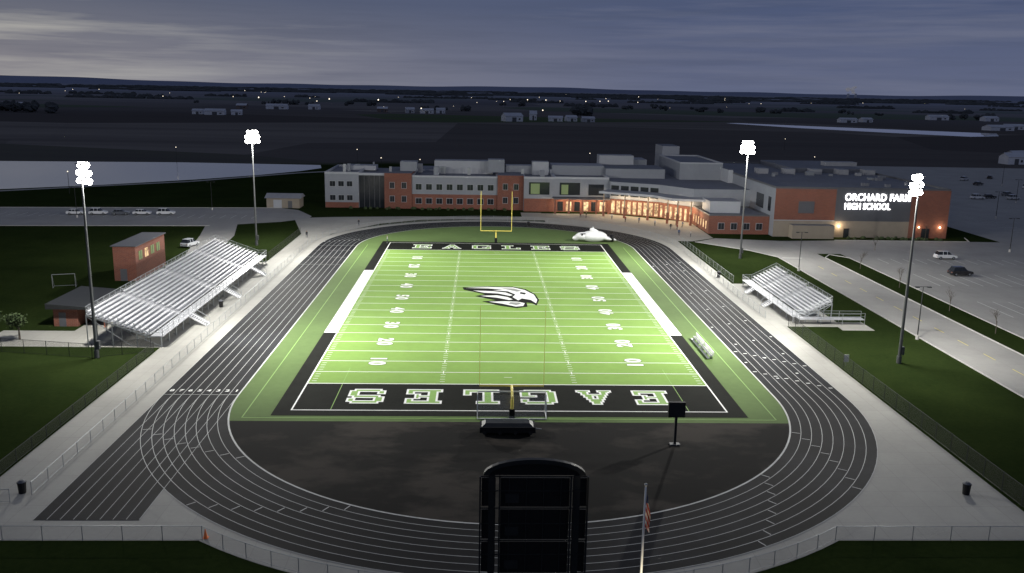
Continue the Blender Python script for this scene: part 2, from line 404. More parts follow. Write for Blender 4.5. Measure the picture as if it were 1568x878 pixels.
LG([(755,464.4),(780,463.5),(798,464),(809,466),(806,470),(795,471),(776,467.2)],.092,'white','logo_feather_3')
LG([(788,464.8),(800,465.2),(804,467),(796,469),(784,466.8)],.102,'logogrey','logo_grey_patch')  # grey paint of the logo design
LG([(775,443),(796,443.4),(808,447),(800,448.5),(790,446)],.102,'logogrey','logo_crown')
LG([(806,449),(814,450.5),(812,453),(804,451.5)],.102,'blackturf','logo_eye')

# ------------------------------------------------------------------ goal posts
def goalpost(y,s,ru=.05):
    b=MB()
    b.cyl((0,y+s*2.0,0),(0,y+s*2.0,2.2),.15,.15,'yellow',12)
    prev=Vector((0,y+s*2.0,2.2))
    for i in range(1,7):
        a=PI/2*i/6; q=Vector((0,y+s*2.0-s*(1-math.cos(a))*2.0,2.2+math.sin(a)*.85)); b.cyl(prev,q,.13,.13,'yellow',10); prev=q
    b.cyl((-3.56,y,3.05),(3.56,y,3.05),.1,.1,'yellow',10)
    for x in (-3.56,3.56): b.cyl((x,y,3.05),(x,y,12.2),ru,ru*.8,'yellow',8)
    b.box(-.3,.3,y+s*2-.3,y+s*2+.3,.05,1.1,'black')
    b.build('football_goalpost',smooth=False)
goalpost(-54.95,-1,.026); goalpost(54.95,1,.06)
b=MB()
b.beam((-3.78,-55.3,2.5),(3.78,-55.3,2.5),.12,.12,'white')
for x in (-3.78,3.78):
    b.beam((x,-55.3,.06),(x,-55.3,2.44),.12,.12,'white'); b.beam((x,-55.3,2.44),(x,-56.2,2.44),.06,.06,'white'); b.beam((x,-56.2,2.44),(x,-57.4,.1),.06,.06,'white'); b.beam((x,-55.3,.1),(x,-57.4,.1),.08,.08,'white')
b.beam((-3.78,-57.4,.1),(3.78,-57.4,.1),.08,.08,'white')
b.face([(-3.78,-56.2,2.44),(3.78,-56.2,2.44),(3.78,-57.4,.1),(-3.78,-57.4,.1)],'net')
b.build('soccer_goal')

# ------------------------------------------------------------------ flood light poles
def floodpole(x,y):
    root=empty('stadium_light_pole',(x,y,0))
    b=MB(); b.cyl((0,0,0),(0,0,1.0),.32,.32,'pole',12); b.cyl((0,0,.9),(0,0,25.2),.22,.11,'pole',12); b.box(.2,.5,-.25,.25,1.2,2.3,'pole')
    aim=Vector((0-x,-y*.9-y,-34)); h=Vector((aim.x,aim.y,0)).normalized(); side=Vector((-h.y,h.x,0)); d=aim.normalized()
    for j,z in enumerate((23.1,24.1,25.1)):
        n=4 if j<2 else 3
        b.beam(Vector((0,0,z))-side*1.25,Vector((0,0,z))+side*1.25,.1,.1,'pole')
        for i in range(n):
            c=Vector((0,0,z))+side*((i-(n-1)/2)*.74)+h*.12
            dd=(d+side*(i-(n-1)/2)*.22).normalized()
            b.cyl(c,c+dd*.25,.12,.38,'steel',12)
            b.ell(c+dd*.3,(.40,.40,.30),'glow',12,6,rot=dd.to_track_quat('Z','Y').to_matrix())
    b.build('pole_and_lamps',root)
    for k,(tx,ty) in enumerate(((-x*.18,y*.95),(x*.25,y*.2))):
        l=bpy.data.lights.new('flood_lamp','SPOT'); l.energy=108000; l.spot_size=math.radians(96); l.spot_blend=1.0; l.shadow_soft_size=.8; l.color=(1,.985,.92)
        o=bpy.data.objects.new('flood_lamp',l); col.objects.link(o); o.parent=root; o.location=Vector((0,0,24.2))+h*1.6
        o.rotation_euler=(Vector((tx,ty,0))-Vector((x,y,24.2))).to_track_quat('-Z','Y').to_euler()
    l=bpy.data.lights.new('flood_spill','POINT'); l.energy=42000; l.shadow_soft_size=.8; l.color=(1,.97,.9)
    o=bpy.data.objects.new('flood_spill',l); col.objects.link(o); o.parent=root; o.location=Vector((0,0,24.2))+h*1.6
for x,y in ((-53.5,-35.8),(-53.6,49.3),(53,40.2),(53,-35.6)): floodpole(x,y)

# ------------------------------------------------------------------ bleachers
def bleacher(name,s,xf,xb,y0,y1,zf,zt,rows,rail,aisles):
    root=empty(name,(0,0,0)); b=MB(); X=lambda x:s*x
    def bx(x0,x1,*a): b.box(min(X(x0),X(x1)),max(X(x0),X(x1)),*a)
    deck=xf+1.7
    bx(xf,deck,y0,y1,zf-.12,zf,'aludark')
    dx=(xb-deck)/rows; dz=(zt-zf)/rows
    segs=[];last=y0
    for a in aisles: segs.append((last,a-.7)); last=a+.7
    segs.append((last,y1))
    for i in range(rows):
        x=deck+i*dx; z=zf+(i+1)*dz*.98
        bx(x,x+dx*.9,y0,y1,z-.05,z,'aludark')
        bx(x+dx*.9,x+dx*.94,y0,y1,z-dz*.2,z+dz*.93,'aludark')
        for a,c in segs: bx(x+dx*.5,x+dx*.5+.32,a,c,z+.38,z+.43,'alu')
        for a in aisles: bx(x-.1,x+dx*.35,a-.55,a+.55,z-dz*.55,z-dz*.45,'alu')
    b.build('seats_and_treads',root)
    b=MB(); n=int((y1-y0)/3)
    for j in range(n+1):
        y=y0+(y1-y0)*j/n
        for q in (0,.33,.66,1):
            x=xf+.2+(xb-xf-.2)*q; z=zf if q==0 else zf+(zt-zf)*((x-deck)/(xb-deck))
            b.beam((X(x),y,0),(X(x),y,z-.1),.12,.12,'steel')
        b.beam((X(deck),y,zf-.15),(X(xb),y,zt-.15),.1,.18,'steel')
        b.beam((X(xf+.2),y,.2),(X(xf+.2+(xb-xf)*.33),y,zf),.07,.07,'steel'); b.beam((X(xf+.2+(xb-xf)*.4),y,.2),(X(xb),y,zt-.3),.07,.07,'steel')
    b.build('frame',root)
    b=MB()
    def rl(p,q,h,panel=True):
        p=Vector(p);q=Vector(q); n=max(1,int((q-p).length/2.0))
        for i in range(n+1):
            c=p.lerp(q,i/n); b.cyl(c,c+Vector((0,0,h)),.035,.035,'steel',6)
        for f in (1,.5): b.cyl(p+Vector((0,0,h*f)),q+Vector((0,0,h*f)),.03,.03,'steel',6)
        if panel: b.face([p,q,q+Vector((0,0,h)),p+Vector((0,0,h))],'link')
    rl((X(xb),y0,zt),(X(xb),y1,zt),rail); 
    for y in (y0,y1): rl((X(deck),y,zf),(X(xb),y,zt),rail); rl((X(xf),y,zf),(X(deck),y,zf),rail)
    last=y0
    for a in aisles: rl((X(xf),last,zf),(X(xf),a-.8,zf),rail); last=a+.8
    rl((X(xf),last,zf),(X(xf),y1,zf),rail)
    for a in aisles:
        for i in range(1,rows,2):
            x=deck+i*dx; z=zf+i*dz; b.cyl((X(x),a,z),(X(x),a,z+.95),.03,.03,'steel',6); b.cyl((X(x),a,z+.95),(X(x+dx),a,z+dz+.95),.03,.03,'steel',6)
    b.build('guard_rails',root)
    b=MB()
    for a in aisles:
        n=int(zf/.17)
        for i in range(n):
            x1=xf-i*.28; 
            b.box(min(X(x1),X(x1-.28)),max(X(x1),X(x1-.28)),a-.75,a+.75,zf-(i+1)*.17-.04,zf-(i+1)*.17,'alu')
        for t in (-.78,.78):
            b.beam((X(xf),a+t,zf-.1),(X(xf-n*.28),a+t,.1),.05,.2,'alu'); b.beam((X(xf),a+t,zf+.9),(X(xf-n*.28),a+t,1.0),.05,.05,'steel'); b.beam((X(xf-n*.28),a+t,.02),(X(xf-n*.28),a+t,1.0),.05,.05,'steel')
    b.build('stairs',root)
    return root
bleacher('home_bleachers',-1,46.6,56.6,-31,29,1.6,4.6,12,1.05,[-19,-1,17])
r=bleacher('visitor_bleachers',1,45.6,51.8,-14.5,13.0,1.0,3.3,8,1.0,[-4,6])
b=MB(); b.box(46.2,56.5,-16.2,-14.7,.9,1.0,'aludark')
for x in (46.2,49.6,53,56.5):
    for y in (-16.2,-14.7): b.beam((x,y,0),(x,y,2.0),.06,.06,'steel')
for y in (-16.2,-14.7): b.beam((46.2,y,2.0),(56.5,y,2.0),.05,.05,'steel'); b.beam((46.2,y,1.5),(56.5,y,1.5),.04,.04,'steel')
b.build('access_ramp',r)

# ------------------------------------------------------------------ fences
def fence(name,pts,h,sp=3.0,post='steel',link='link'):
    b=MB()
    for i in range(len(pts)-1):
        p=Vector((*pts[i],0));q=Vector((*pts[i+1],0)); n=max(1,round((q-p).length/sp))
        for j in range(n+ (1 if i==len(pts)-2 else 0)):
            c=p.lerp(q,j/n); b.cyl(c,c+Vector((0,0,h+.05)),.035,.035,post,6)
        b.cyl(p+Vector((0,0,h)),q+Vector((0,0,h)),.025,.025,post,6); b.cyl(p+Vector((0,0,.12)),q+Vector((0,0,.12)),.02,.02,post,5)
        b.face([p+Vector((0,0,.05)),q+Vector((0,0,.05)),q+Vector((0,0,h)),p+Vector((0,0,h))],link)
    return b.build(name)
arc=lambda a0,a1,n,R=42.4,cy=-50:[(R*math.cos(math.radians(a0+(a1-a0)*i/n)),cy+R*math.sin(math.radians(a0+(a1-a0)*i/n))) for i in range(n+1)]
an=math.degrees(math.asin(34/42.4))
fence('chain_link_fence',[(-47,-84)]+arc(180+an,360-an,22)+[(44.3,-84)],1.25)
fence('chain_link_fence',[(-42.4,-76),(-42.4,50)]+arc(180,0,36,42.4,50)[1:]+[(42.0,16)],1.2)
fence('chain_link_fence',[(42.0,16),(42.2,-12)],1.2)
fence('chain_link_fence',[(-48.5,-77.5),(-43.5,-77.5)],1.25)
fence('perimeter_fence',[(44.4,-84),(44.2,-17)],1.9,3,'darksteel','linkb')
fence('perimeter_fence',[(-47.2,-84),(-47.2,-33)],1.3,3,'darksteel','linkb')
fence('perimeter_fence',[(-47.5,-33),(-54,-36),(-70,-33)],1.9,3,'darksteel','linkb')
fence('perimeter_fence',[(-47.2,66),(-47.2,33),(-58,32),(-60,45)],1.5,3,'darksteel','linkb')
fence('perimeter_fence',[(44.5,60),(44.5,15)],1.3)

# ------------------------------------------------------------------ school
sch=empty('high_school_building')
def wins(b,x0,x1,y,zs,w,h,n,k='glassd'):
    for z in zs:
        for i in range(n):
            x=x0+(x1-x0)*(i+.5)/n
            b.box(x-w/2-.1,x+w/2+.1,y-.06,y+.02,z-.1,z+h+.1,'lightclad'); b.box(x-w/2,x+w/2,y-.10,y-.061,z,z+h,k); b.box(x-.05,x+.05,y-.13,y-.101,z,z+h,'darkclad')
def parapet(b,x0,x1,y0,y1,z,k,hh=.6,t=.35):
    b.box(x0,x1,y0,y0+t,z,z+hh,k); b.box(x0,x1,y1-t,y1,z,z+hh,k); b.box(x0,x0+t,y0+t,y1-t,z,z+hh,k); b.box(x1-t,x1,y0+t,y1-t,z,z+hh,k)
b=MB()
Yf=115
b.box(-49.5,-39.6,Yf,140,0,9.9,'greyclad','roof'); parapet(b,-49.5,-39.6,Yf,140,9.9,'lightclad')
wins(b,-48.5,-41,Yf,[6.3],1.6,1.5,3); wins(b,-48.5,-41,Yf,[2.2],1.6,1.5,3)
b.box(-49.45,-39.65,Yf-.05,Yf-.005,0,1.6,'brick')
b.box(-39.6,-32,Yf+.8,140,0,9.6,'glassd','roof'); 
for i in range(6): b.box(-39.6+i*1.5,-39.5+i*1.5,Yf+.7,Yf+.79,0,9.6,'darkclad')
b.box(-39.6,-32,Yf,Yf+1,9.62,10.3,'lightclad')
b.box(-32,-24,Yf-.6,136,0,10.4,'brick','roof'); wins(b,-31.5,-24.5,Yf-.6,[2.0,6.0],1.3,1.7,2)
b.box(-24,1.3,Yf,136,4.3,9.3,'greyclad','roof'); b.box(-24,1.3,Yf+.02,135,0,4.28,'brick'); parapet(b,-24,1.3,Yf,136,9.3,'lightclad',.5)
wins(b,-23.5,.8,Yf,[5.6],1.7,1.7,8); wins(b,-23.5,.8,Yf+.02,[1.5],1.7,1.6,8)
b.box(1.3,9,Yf-.6,136,0,10.2,'brick','roof'); wins(b,2,8.4,Yf-.6,[2.0,6.0],1.3,1.7,2)
b.box(9,18,112,136,0,9.6,'greyclad','roof'); b.box(10.5,16.5,111.9,111.99,5.0,8.6,'glassd'); b.box(11,13.6,111.8,111.89,5.2,8.2,'greenlit'); parapet(b,9,18,112,136,9.6,'lightclad',.6)
b.box(9.05,17.95,111.9,111.99,0,3.8,'brick')
b.box(18,34,112,136,4.2,9.7,'greyclad','roof'); b.box(18.05,33.95,112.1,135,0,4.15,'brick'); parapet(b,18,34,112,136,9.7,'lightclad',.6)
b.box(19.5,25.5,111.9,111.99,5.0,8.6,'glassd'); b.box(28,32.5,111.9,111.99,5.0,8.2,'glassd'); b.box(20,22.0,111.8,111.89,5.2,8.0,'greenlit')
for i in range(6): b.box(19.0+i*2.5,20.6+i*2.5,112.0,112.09,.3,3.0,'warm' if i in (1,3,5) else 'glassd')
b.box(17.5,34,107.6,112,4.16,4.5,'darkclad'); 
for x in (18,22,26,30,33.6): b.box(x-.25,x+.25,107.8,108.3,0,4.15,'brick')
b.build('classroom_wing',sch)
b=MB()
fp=[(34,109),(47,102),(54.5,92),(70,92),(70,160),(34,160)]
b.prism(fp,4.5,9.4,'greyclad','roof'); b.prism([(34.3,109.5),(47.3,102.5),(54.8,92.5),(69.8,92.5),(69.8,159),(34.3,159)],0,4.48,'brick')
def wallseg(p,q,z0,z1,n,off,k,fr=.8):
    p=Vector((*p,0));q=Vector((*q,0)); d=(q-p).normalized(); nn=Vector((d.y,-d.x,0))*off
    Lg=(q-p).length
    for i in range(n):
        a=p+d*(Lg*(i+.5-fr/2)/n)+nn; c=p+d*(Lg*(i+.5+fr/2)/n)+nn
        b.face([a+Vector((0,0,z0)),c+Vector((0,0,z0)),c+Vector((0,0,z1)),a+Vector((0,0,z1))],k)
wallseg((34.3,109.5),(47.3,102.5),.3,3.9,9,.12,'warm',.62)
wallseg((47.3,102.5),(54.8,92.5),.3,3.6,7,.12,'warm',.45)
wallseg((34,109),(47,102),5.4,8.4,5,.1,'glassd',.8)
cn=[(30,103.5),(44,95.5),(48,88),(57,86),(57,91.8),(54,91.6),(46.6,101.6),(33.6,108.6)]
b.prism(cn,6.6,7.2,'lightclad','roofl'); b.face([(x,y,6.59) for x,y in cn],'tan')
for x,y in ((31.5,103.8),(37,100.5),(43,97),(47.3,91),(49.5,88.5),(53,87.8),(56.2,87)): b.box(x-.3,x+.3,y-.3,y+.3,0,3,'brick'); b.box(x-.15,x+.15,y-.15,y+.15,3,6.6,'tan')
for x,y in ((34,105),(38,103),(42,100.5),(46,97.5),(49.5,93),(53,89.5)): b.box(x-.25,x+.25,y-.25,y+.25,6.45,6.58,'warmh')
b.box(54.4,69.9,74,91.9,0,4.6,'brick','roof'); parapet(b,54.4,69.9,74,91.9,4.6,'darkclad',.35)
wallseg((54.4,91),(54.4,75),1.0,3.0,6,.12,'warm',.3); wins(b,56,69,74,[1.2],1.5,1.6,4)
b.box(56,64,80,88,4.6,7.6,'lightclad','roofl')
b.box(34,52,120,135,9.4,12.2,'greyclad','roof'); b.box(56,69,118,150,9.4,14.2,'greyclad','roof'); parapet(b,56,69,118,150,14.2,'lightclad',.4)
b.box(60,66,165,178,0,16.5,'lightclad','roof')
b.build('commons_and_entrance',sch)
b=MB()
b.box(70,114.5,71,150,0,12.1,'greyclad','roof')
b.box(70.02,85.4,70.9,70.98,4.2,12.1,'brick'); b.box(85.4,104.6,70.85,70.97,4.2,12.3,'darkclad'); b.box(104.6,114.55,70.9,70.98,0,12.1,'brick')
b.box(70.02,104.6,70.88,70.98,0,4.15,'tan'); b.box(70,85.4,70.8,70.87,4.1,4.3,'lightclad')
parapet(b,70,114.5,71,150,12.1,'darkclad',.5)
b.box(74,84.5,68,70.8,0,3.3,'tan','roof'); b.box(76,80,70.8,70.89,6,9,'darkclad'); b.box(88,89.3,70.7,70.84,0,2.3,'glassd'); b.box(108,110,70.75,70.88,0,2.5,'glassd')
for x in (86.6,107.2,112.6): b.box(x-.15,x+.15,70.6,70.8,2.7,3.0,'warmh')
b.box(69.9,69.99,80,86,6,9.6,'glassd'); b.box(69.9,69.99,74,76,6,9.6,'glassd')
b.box(68.6,69.98,110,150,0,13.2,'lightclad','roof')
for x in range(78,112,8): b.box(x,x+3,112,116,12.1,13.6,'roofl')
b.box(90,112,118,149,12.1,13.4,'roof','roof')
b.box(104,114,128,132,13.4,14.6,'roofl')
b.build('gymnasium',sch)
b=MB()
for x0,x1,y0,y1,z0,z1 in ((-28,-23,122,127,10.4,13.2),(-18,0,128,134,9.3,13.2),(-1.5,3.5,124,129,10.2,14.0),(4,12,126,131,9.6,12.2),(12,17,124,128,9.6,13.6),(18,34,124,134,9.7,12.6),(34,45,136,142,9.4,15.0),(38,50,140,150,9.4,13.5),(-45,-36,128,134,9.9,11.3)):
    b.box(x0,x1,y0,y1,z0,z1,random.choice(['greyclad','lightclad']),'roofl')
for i in range(26):
    x=random.uniform(-46,66); y=random.uniform(119,134); z=9.5; w=random.uniform(.5,1.6)
    b.box(x,x+w,y,y+w,z,z+random.uniform(1.2,2.2)+.6,random.choice(['steel','roofl','greyclad']))
for i in range(14):
    x=random.uniform(72,112); y=random.uniform(76,110); w=random.uniform(.6,1.8); b.box(x,x+w,y,y+w,12.1,12.1+random.uniform(.5,1.1),random.choice(['steel','roofl','roof']))
b.box(-30,66,140,158,0,9.0,'greyclad','roof')
b.build('roof_plant',sch)
sg=empty('school_name_sign')
text('line_upper','ORCHARD FARM',2,(87.6,70.75,9.4),(PI/2,0,0),'sign',sg,off=.028,ext=.08,align='LEFT',fit=(16.6,1.8))
text('line_lower','HIGH SCHOOL',2,(87.6,70.75,7.2),(PI/2,0,0),'sign',sg,off=.028,ext=.08,align='LEFT',fit=(11.6,1.6))
def plight(x,y,z,e,c=(1,.74,.46),r=.3,name='wall_lamp',par=None):
    l=bpy.data.lights.new(name,'POINT'); l.energy=e; l.color=c; l.shadow_soft_size=r; o=bpy.data.objects.new(name,l); col.objects.link(o); o.location=(x,y,z); o.parent=par or sch
for x,y in ((36,104),(42,100.5),(47.5,95.5),(52,90)): plight(x,y,5.8,1050)
for x in (21,26,31): plight(x,109.5,3.7,560)
plight(52.5,82,4,300); plight(86.6,70,2.9,230); plight(112.6,70,2.9,120); plight(107.2,70,2.9,70)

b=MB(); b.box(-69.7,-65.7,11,26,0,6.0,'brick','roof'); parapet(b,-69.7,-65.7,11,26,6.0,'brick',.3,.25)
for y in (12.5,15.5,18.5,21.5): b.box(-65.69,-65.62,y,y+1.6,3.6,5.2,'greenlit' if y!=15.5 else 'warm'); b.box(-65.62,-65.58,y+.75,y+.85,3.6,5.2,'darkclad')
b.box(-68.6,-67.4,10.93,10.99,0,2.2,'darkclad'); b.box(-70,-65.4,10.7,26.3,6.3,6.45,'darkclad')
b.build('brick_concession_building')
b=MB(); b.box(-66,-62.5,-20.5,-10,0,2.8,'brick'); b.hexa([(-66.6,-21.5,2.8),(-58,-21.5,2.8),(-58,-9.4,2.8),(-66.6,-9.4,2.8),(-66.6,-21.5,3.6),(-58,-21.5,2.95),(-58,-9.4,2.95),(-66.6,-9.4,3.6)],'darksteel')
for y in (-21,-15,-10): b.box(-58.6,-58.3,y,y+.3,0,2.8,'brick')
b.box(-65.2,-64.2,-20.56,-20.51,0,2.1,'darkclad'); b.build('brick_ticket_booth')
b=MB(); b.box(-66,-56.5,112,118,0,2.9,'tan'); b.hexa([(-66.5,111.5,2.9),(-56,111.5,2.9),(-56,118.5,2.9),(-66.5,118.5,2.9),(-66.5,114.8,4.0),(-56,114.8,4.0),(-56,115.2,4.0),(-66.5,115.2,4.0)],'roofl')
b.box(-64,-61.6,111.9,111.98,0,2.4,'lightclad'); b.box(-59.8,-58.6,111.9,111.98,0,2.1,'darkclad'); b.build('storage_shed')

# ------------------------------------------------------------------ foreground scoreboard (rear view)
root=empty('scoreboard'); b=MB(); Y=-96.0
for x in (-2.75,2.75): b.box(x-.22,x+.22,Y+.15,Y+.6,0,11.0,'darksteel')
for x in (-3.55,-2.3,2.3,3.4):
    b.box(x,x+.1,Y-.12,Y+.12,1.2,11.0,'darksteel')
for z in (1.2,2.6,4.0,5.4,6.4,7.6,8.7,9.9,10.9): b.box(-3.55,3.50,Y+.122,Y+.149,z,z+.07,'darksteel')
b.build('steel_frame',root)
b=MB()
for (x0,x1,z0,z1) in ((-2.18,2.28,1.3,3.95),(-2.18,2.28,4.12,6.33),(-2.18,2.28,6.52,8.63),(-2.18,2.28,8.82,10.82)):
    b.box(x0,x1,Y+.16,Y+.5,z0,z1,'black')
    for i in range(4):
        xx=x0+(x1-x0)*(i+.5)/4; b.box(xx-.03,xx+.03,Y+.10,Y+.158,z0+.05,z1-.05,'darksteel')
    b.box(x0+.3,x0+1.2,Y+.08,Y+.158,z0+.3,z0+.9,'darksteel')
for s in (-1,1):
    for z0,z1 in ((1.3,3.9),(4.15,6.3),(6.55,8.6),(8.85,10.8)): b.box(min(s*2.5,s*3.4),max(s*2.5,s*3.4),Y+.2,Y+.4,z0,z1,'black')
b.build('display_cabinets',root)
b=MB()
for i in range(16):
    a0_=PI*i/16;a1_=PI*(i+1)/16
    p=[(-3.3*math.cos(a),11.05+1.1*math.sin(a)) for a in (a0_,a1_)]; q=[(-2.9*math.cos(a),11.05+.8*math.sin(a)) for a in (a0_,a1_)]
    b.hexa([(p[0][0],Y,p[0][1]),(p[1][0],Y,p[1][1]),(p[1][0],Y+.35,p[1][1]),(p[0][0],Y+.35,p[0][1]),(q[0][0],Y,q[0][1]),(q[1][0],Y,q[1][1]),(q[1][0],Y+.35,q[1][1]),(q[0][0],Y+.35,q[0][1])],'darksteel')
    b.face([(q[0][0],Y+.2,11.0),(q[1][0],Y+.2,11.0),(q[1][0],Y+.2,q[1][1]),(q[0][0],Y+.2,q[0][1])],'black')
b.build('arched_header',root)
m,nt,bb=newmat('flag_cloth'); g=nt.nodes.new('ShaderNodeTexCoord'); s=nt.nodes.new('ShaderNodeSeparateXYZ'); nt.links.new(g.outputs['Object'],s.inputs[0])
stp=mathn(nt,'LESS_THAN',mathn(nt,'FRACT',mathn(nt,'MULTIPLY',mathn(nt,'ADD',s.outputs[0],mathn(nt,'MULTIPLY',s.outputs[2],.35)),5.5)),.5)
cc=mixc(nt,stp,(.65,.6,.52),(.42,.03,.025)); isb=mathn(nt,'GREATER_THAN',s.outputs[2],9.15); nt.links.new(mixc(nt,isb,cc,(.02,.03,.1)),bb.inputs['Base Color']); bb.inputs['Roughness'].default_value=.9
M['flag']=m
root=empty('flagpole',(7.2,-96,0)); b=MB(); b.cyl((0,0,0),(0,0,10.35),.1,.06,'white',12); b.cyl((0,0,0),(0,0,.15),.35,.3,'steel',12); b.ell((0,0,10.45),(.11,.11,.11),'steel'); b.build('pole',root,True)
b=MB(); nx,nz=10,14
def fp_(i,j):
    u=i/nx;w=j/nz; return (.08+u*.36*(.35+.65*w**.5)+.04*math.sin(w*9+u*4), .14*math.sin(u*11+w*3)*(.4+w), 9.9-w*2.3-u*.6)
for i in range(nx):
    for j in range(nz): b.face([fp_(i,j),fp_(i+1,j),fp_(i+1,j+1),fp_(i,j+1)],'flag')
b.build('flag',root,True)
l=bpy.data.lights.new('flag_uplight','SPOT'); l.energy=2200; l.spot_size=math.radians(50); l.spot_blend=.6; l.shadow_soft_size=.1; l.color=(1,.85,.6); o=bpy.data.objects.new('flag_uplight',l); col.objects.link(o); o.parent=root; o.location=(.3,-2.6,.3); o.rotation_euler=Vector((-.3,2.6,6.5)).to_track_quat('-Z','Y').to_euler()

b=MB(); b.box(-.12,.12,-.12,.12,0,3.0,'darksteel'); b.box(-.85,.85,-.2,.2,3.0,4.6,'black'); b.box(-.75,.75,-.24,-.2,3.1,4.5,'darksteel'); b.box(-.5,.5,-.3,.3,0,.12,'pole'); b.build('play_clock',loc=(16.4,-64.3,.05))
b=MB(); b.box(-2.9,2.9,-1.0,1.0,.25,.85,'black'); b.hexa([(-2.7,-.9,.85),(2.7,-.9,.85),(2.7,.9,.85),(-2.7,.9,.85),(-2.3,-.5,1.15),(2.3,-.5,1.15),(2.3,.5,1.15),(-2.3,.5,1.15)],'darksteel')
for x in (-2.4,-.8,.8,2.4):
    b.cyl((x,-1.02,.25),(x,-.85,.25),.2,.2,'tyre',12); b.cyl((x,.85,.25),(x,1.02,.25),.2,.2,'tyre',12)
b.beam((2.9,0,.4),(3.6,0,.3),.08,.08,'steel'); b.build('landing_mat_cart',loc=(-.6,-61.0,.05))
for k,(yy) in enumerate((-27.2,-32.4)):
    b=MB(); b.box(-.2,.2,-2.4,2.4,.43,.49,'white'); b.box(.22,.28,-2.4,2.4,.6,1.05,'white'); b.box(-.55,-.25,-2.4,2.4,.12,.16,'alu')
    for y in (-2.1,0,2.1): b.box(-.2,.2,y-.04,y+.04,0,.43,'steel'); b.beam((.15,y,.4),(.28,y,1.0),.05,.05,'steel'); b.box(-.5,.2,y-.04,y+.04,.05,.11,'steel')
    b.build('team_bench',loc=(27.7,yy,.05))
def bin_(x,y):
    b=MB(); b.cyl((0,0,0),(0,0,.95),.3,.36,'black',12); b.cyl((0,0,.95),(0,0,1.02),.39,.39,'black',12); b.cyl((0,0,1.02),(0,0,1.2),.36,.14,'darkclad',12); b.build('trash_bin',loc=(x,y,.02))
bin_(-43.4,-75.6); bin_(40.7,-75.5); bin_(-45.3,-8); bin_(43,20); bin_(9,83.8)
b=MB(); b.box(-.22,.22,-.22,.22,0,.04,'orange'); b.cyl((0,0,.04),(0,0,.75),.17,.03,'orange',12); b.build('traffic_cone',loc=(-25.2,-83.6,.02))
b=MB(); b.box(-.35,.35,-.03,.03,.5,1.5,'white'); b.box(-.03,.03,-.02,.02,0,.5,'steel'); b.build('information_sign',loc=(45.2,-36.9,0))
b=MB()
b.ell((0,0,1.3),(3.2,1.8,1.35),'inflat',20,12); b.ell((-2.6,-.1,1.3),(1.9,1.2,.95),'inflat',16,10); b.ell((-4.2,-.2,.9),(.9,.5,.6),'inflat',12,8)
b.ell((.3,0,2.4),(1.5,.4,.6),'inflat',12,8,rot=Matrix.Rotation(.5,3,'Y')); b.cyl((.0,0,2.4),(-.3,0,3.7),.35,.03,'inflat',10)
for i in range(5): b.ell((2.4+i*.35,-.9+i*.45,1.1-.1*i),(1.9,.35,.42),'inflat',12,6,rot=Matrix.Rotation(.25,3,'Y'))
b.ell((-2.9,-1.1,1.7),(.28,.12,.2),'black',10,6); b.ell((-2.7,-1.0,2.0),(.7,.12,.14),'black',10,6)
b.cyl((3.9,0,.9),(4.7,0,.9),.8,.85,'black',14)
b.build('inflatable_eagle_tunnel',smooth=True,loc=(23.3,59.5,.05))
for x,y,r_ in ((-76,5,.3),(-70,18,.1)):
    b=MB()
    for xx in (-1.8,1.8): b.beam((xx,0,0),(xx,0,2.4),.08,.08,'steel'); b.beam((xx,0,2.4),(xx,1.6,.05),.05,.05,'steel'); b.beam((xx,0,.05),(xx,1.6,.05),.05,.05,'steel')
    b.beam((-1.8,0,2.4),(1.8,0,2.4),.08,.08,'steel'); b.beam((-1.8,1.6,.05),(1.8,1.6,.05),.05,.05,'steel'); b.build('practice_goal',loc=(x,y,0),rotz=r_)
def lamp(x,y,h=8):
    b=MB(); b.cyl((0,0,0),(0,0,.7),.25,.25,'kerb',10); b.cyl((0,0,.7),(0,0,h),.09,.06,'darksteel',8); b.beam((-.9,0,h),(.9,0,h),.06,.06,'darksteel')
    for s in (-1,1): b.box(min(s*.6,s*1.2),max(s*.6,s*1.2),-.18,.18,h-.12,h+.02,'darksteel')
    b.build('street_lamp',loc=(x,y,0))
for x,y in ((61.3,27),(61.3,-23.7),(120,20),(120,52),(180,150),(150,110),(-110,88),(-80,106),(210,210)): lamp(x,y)

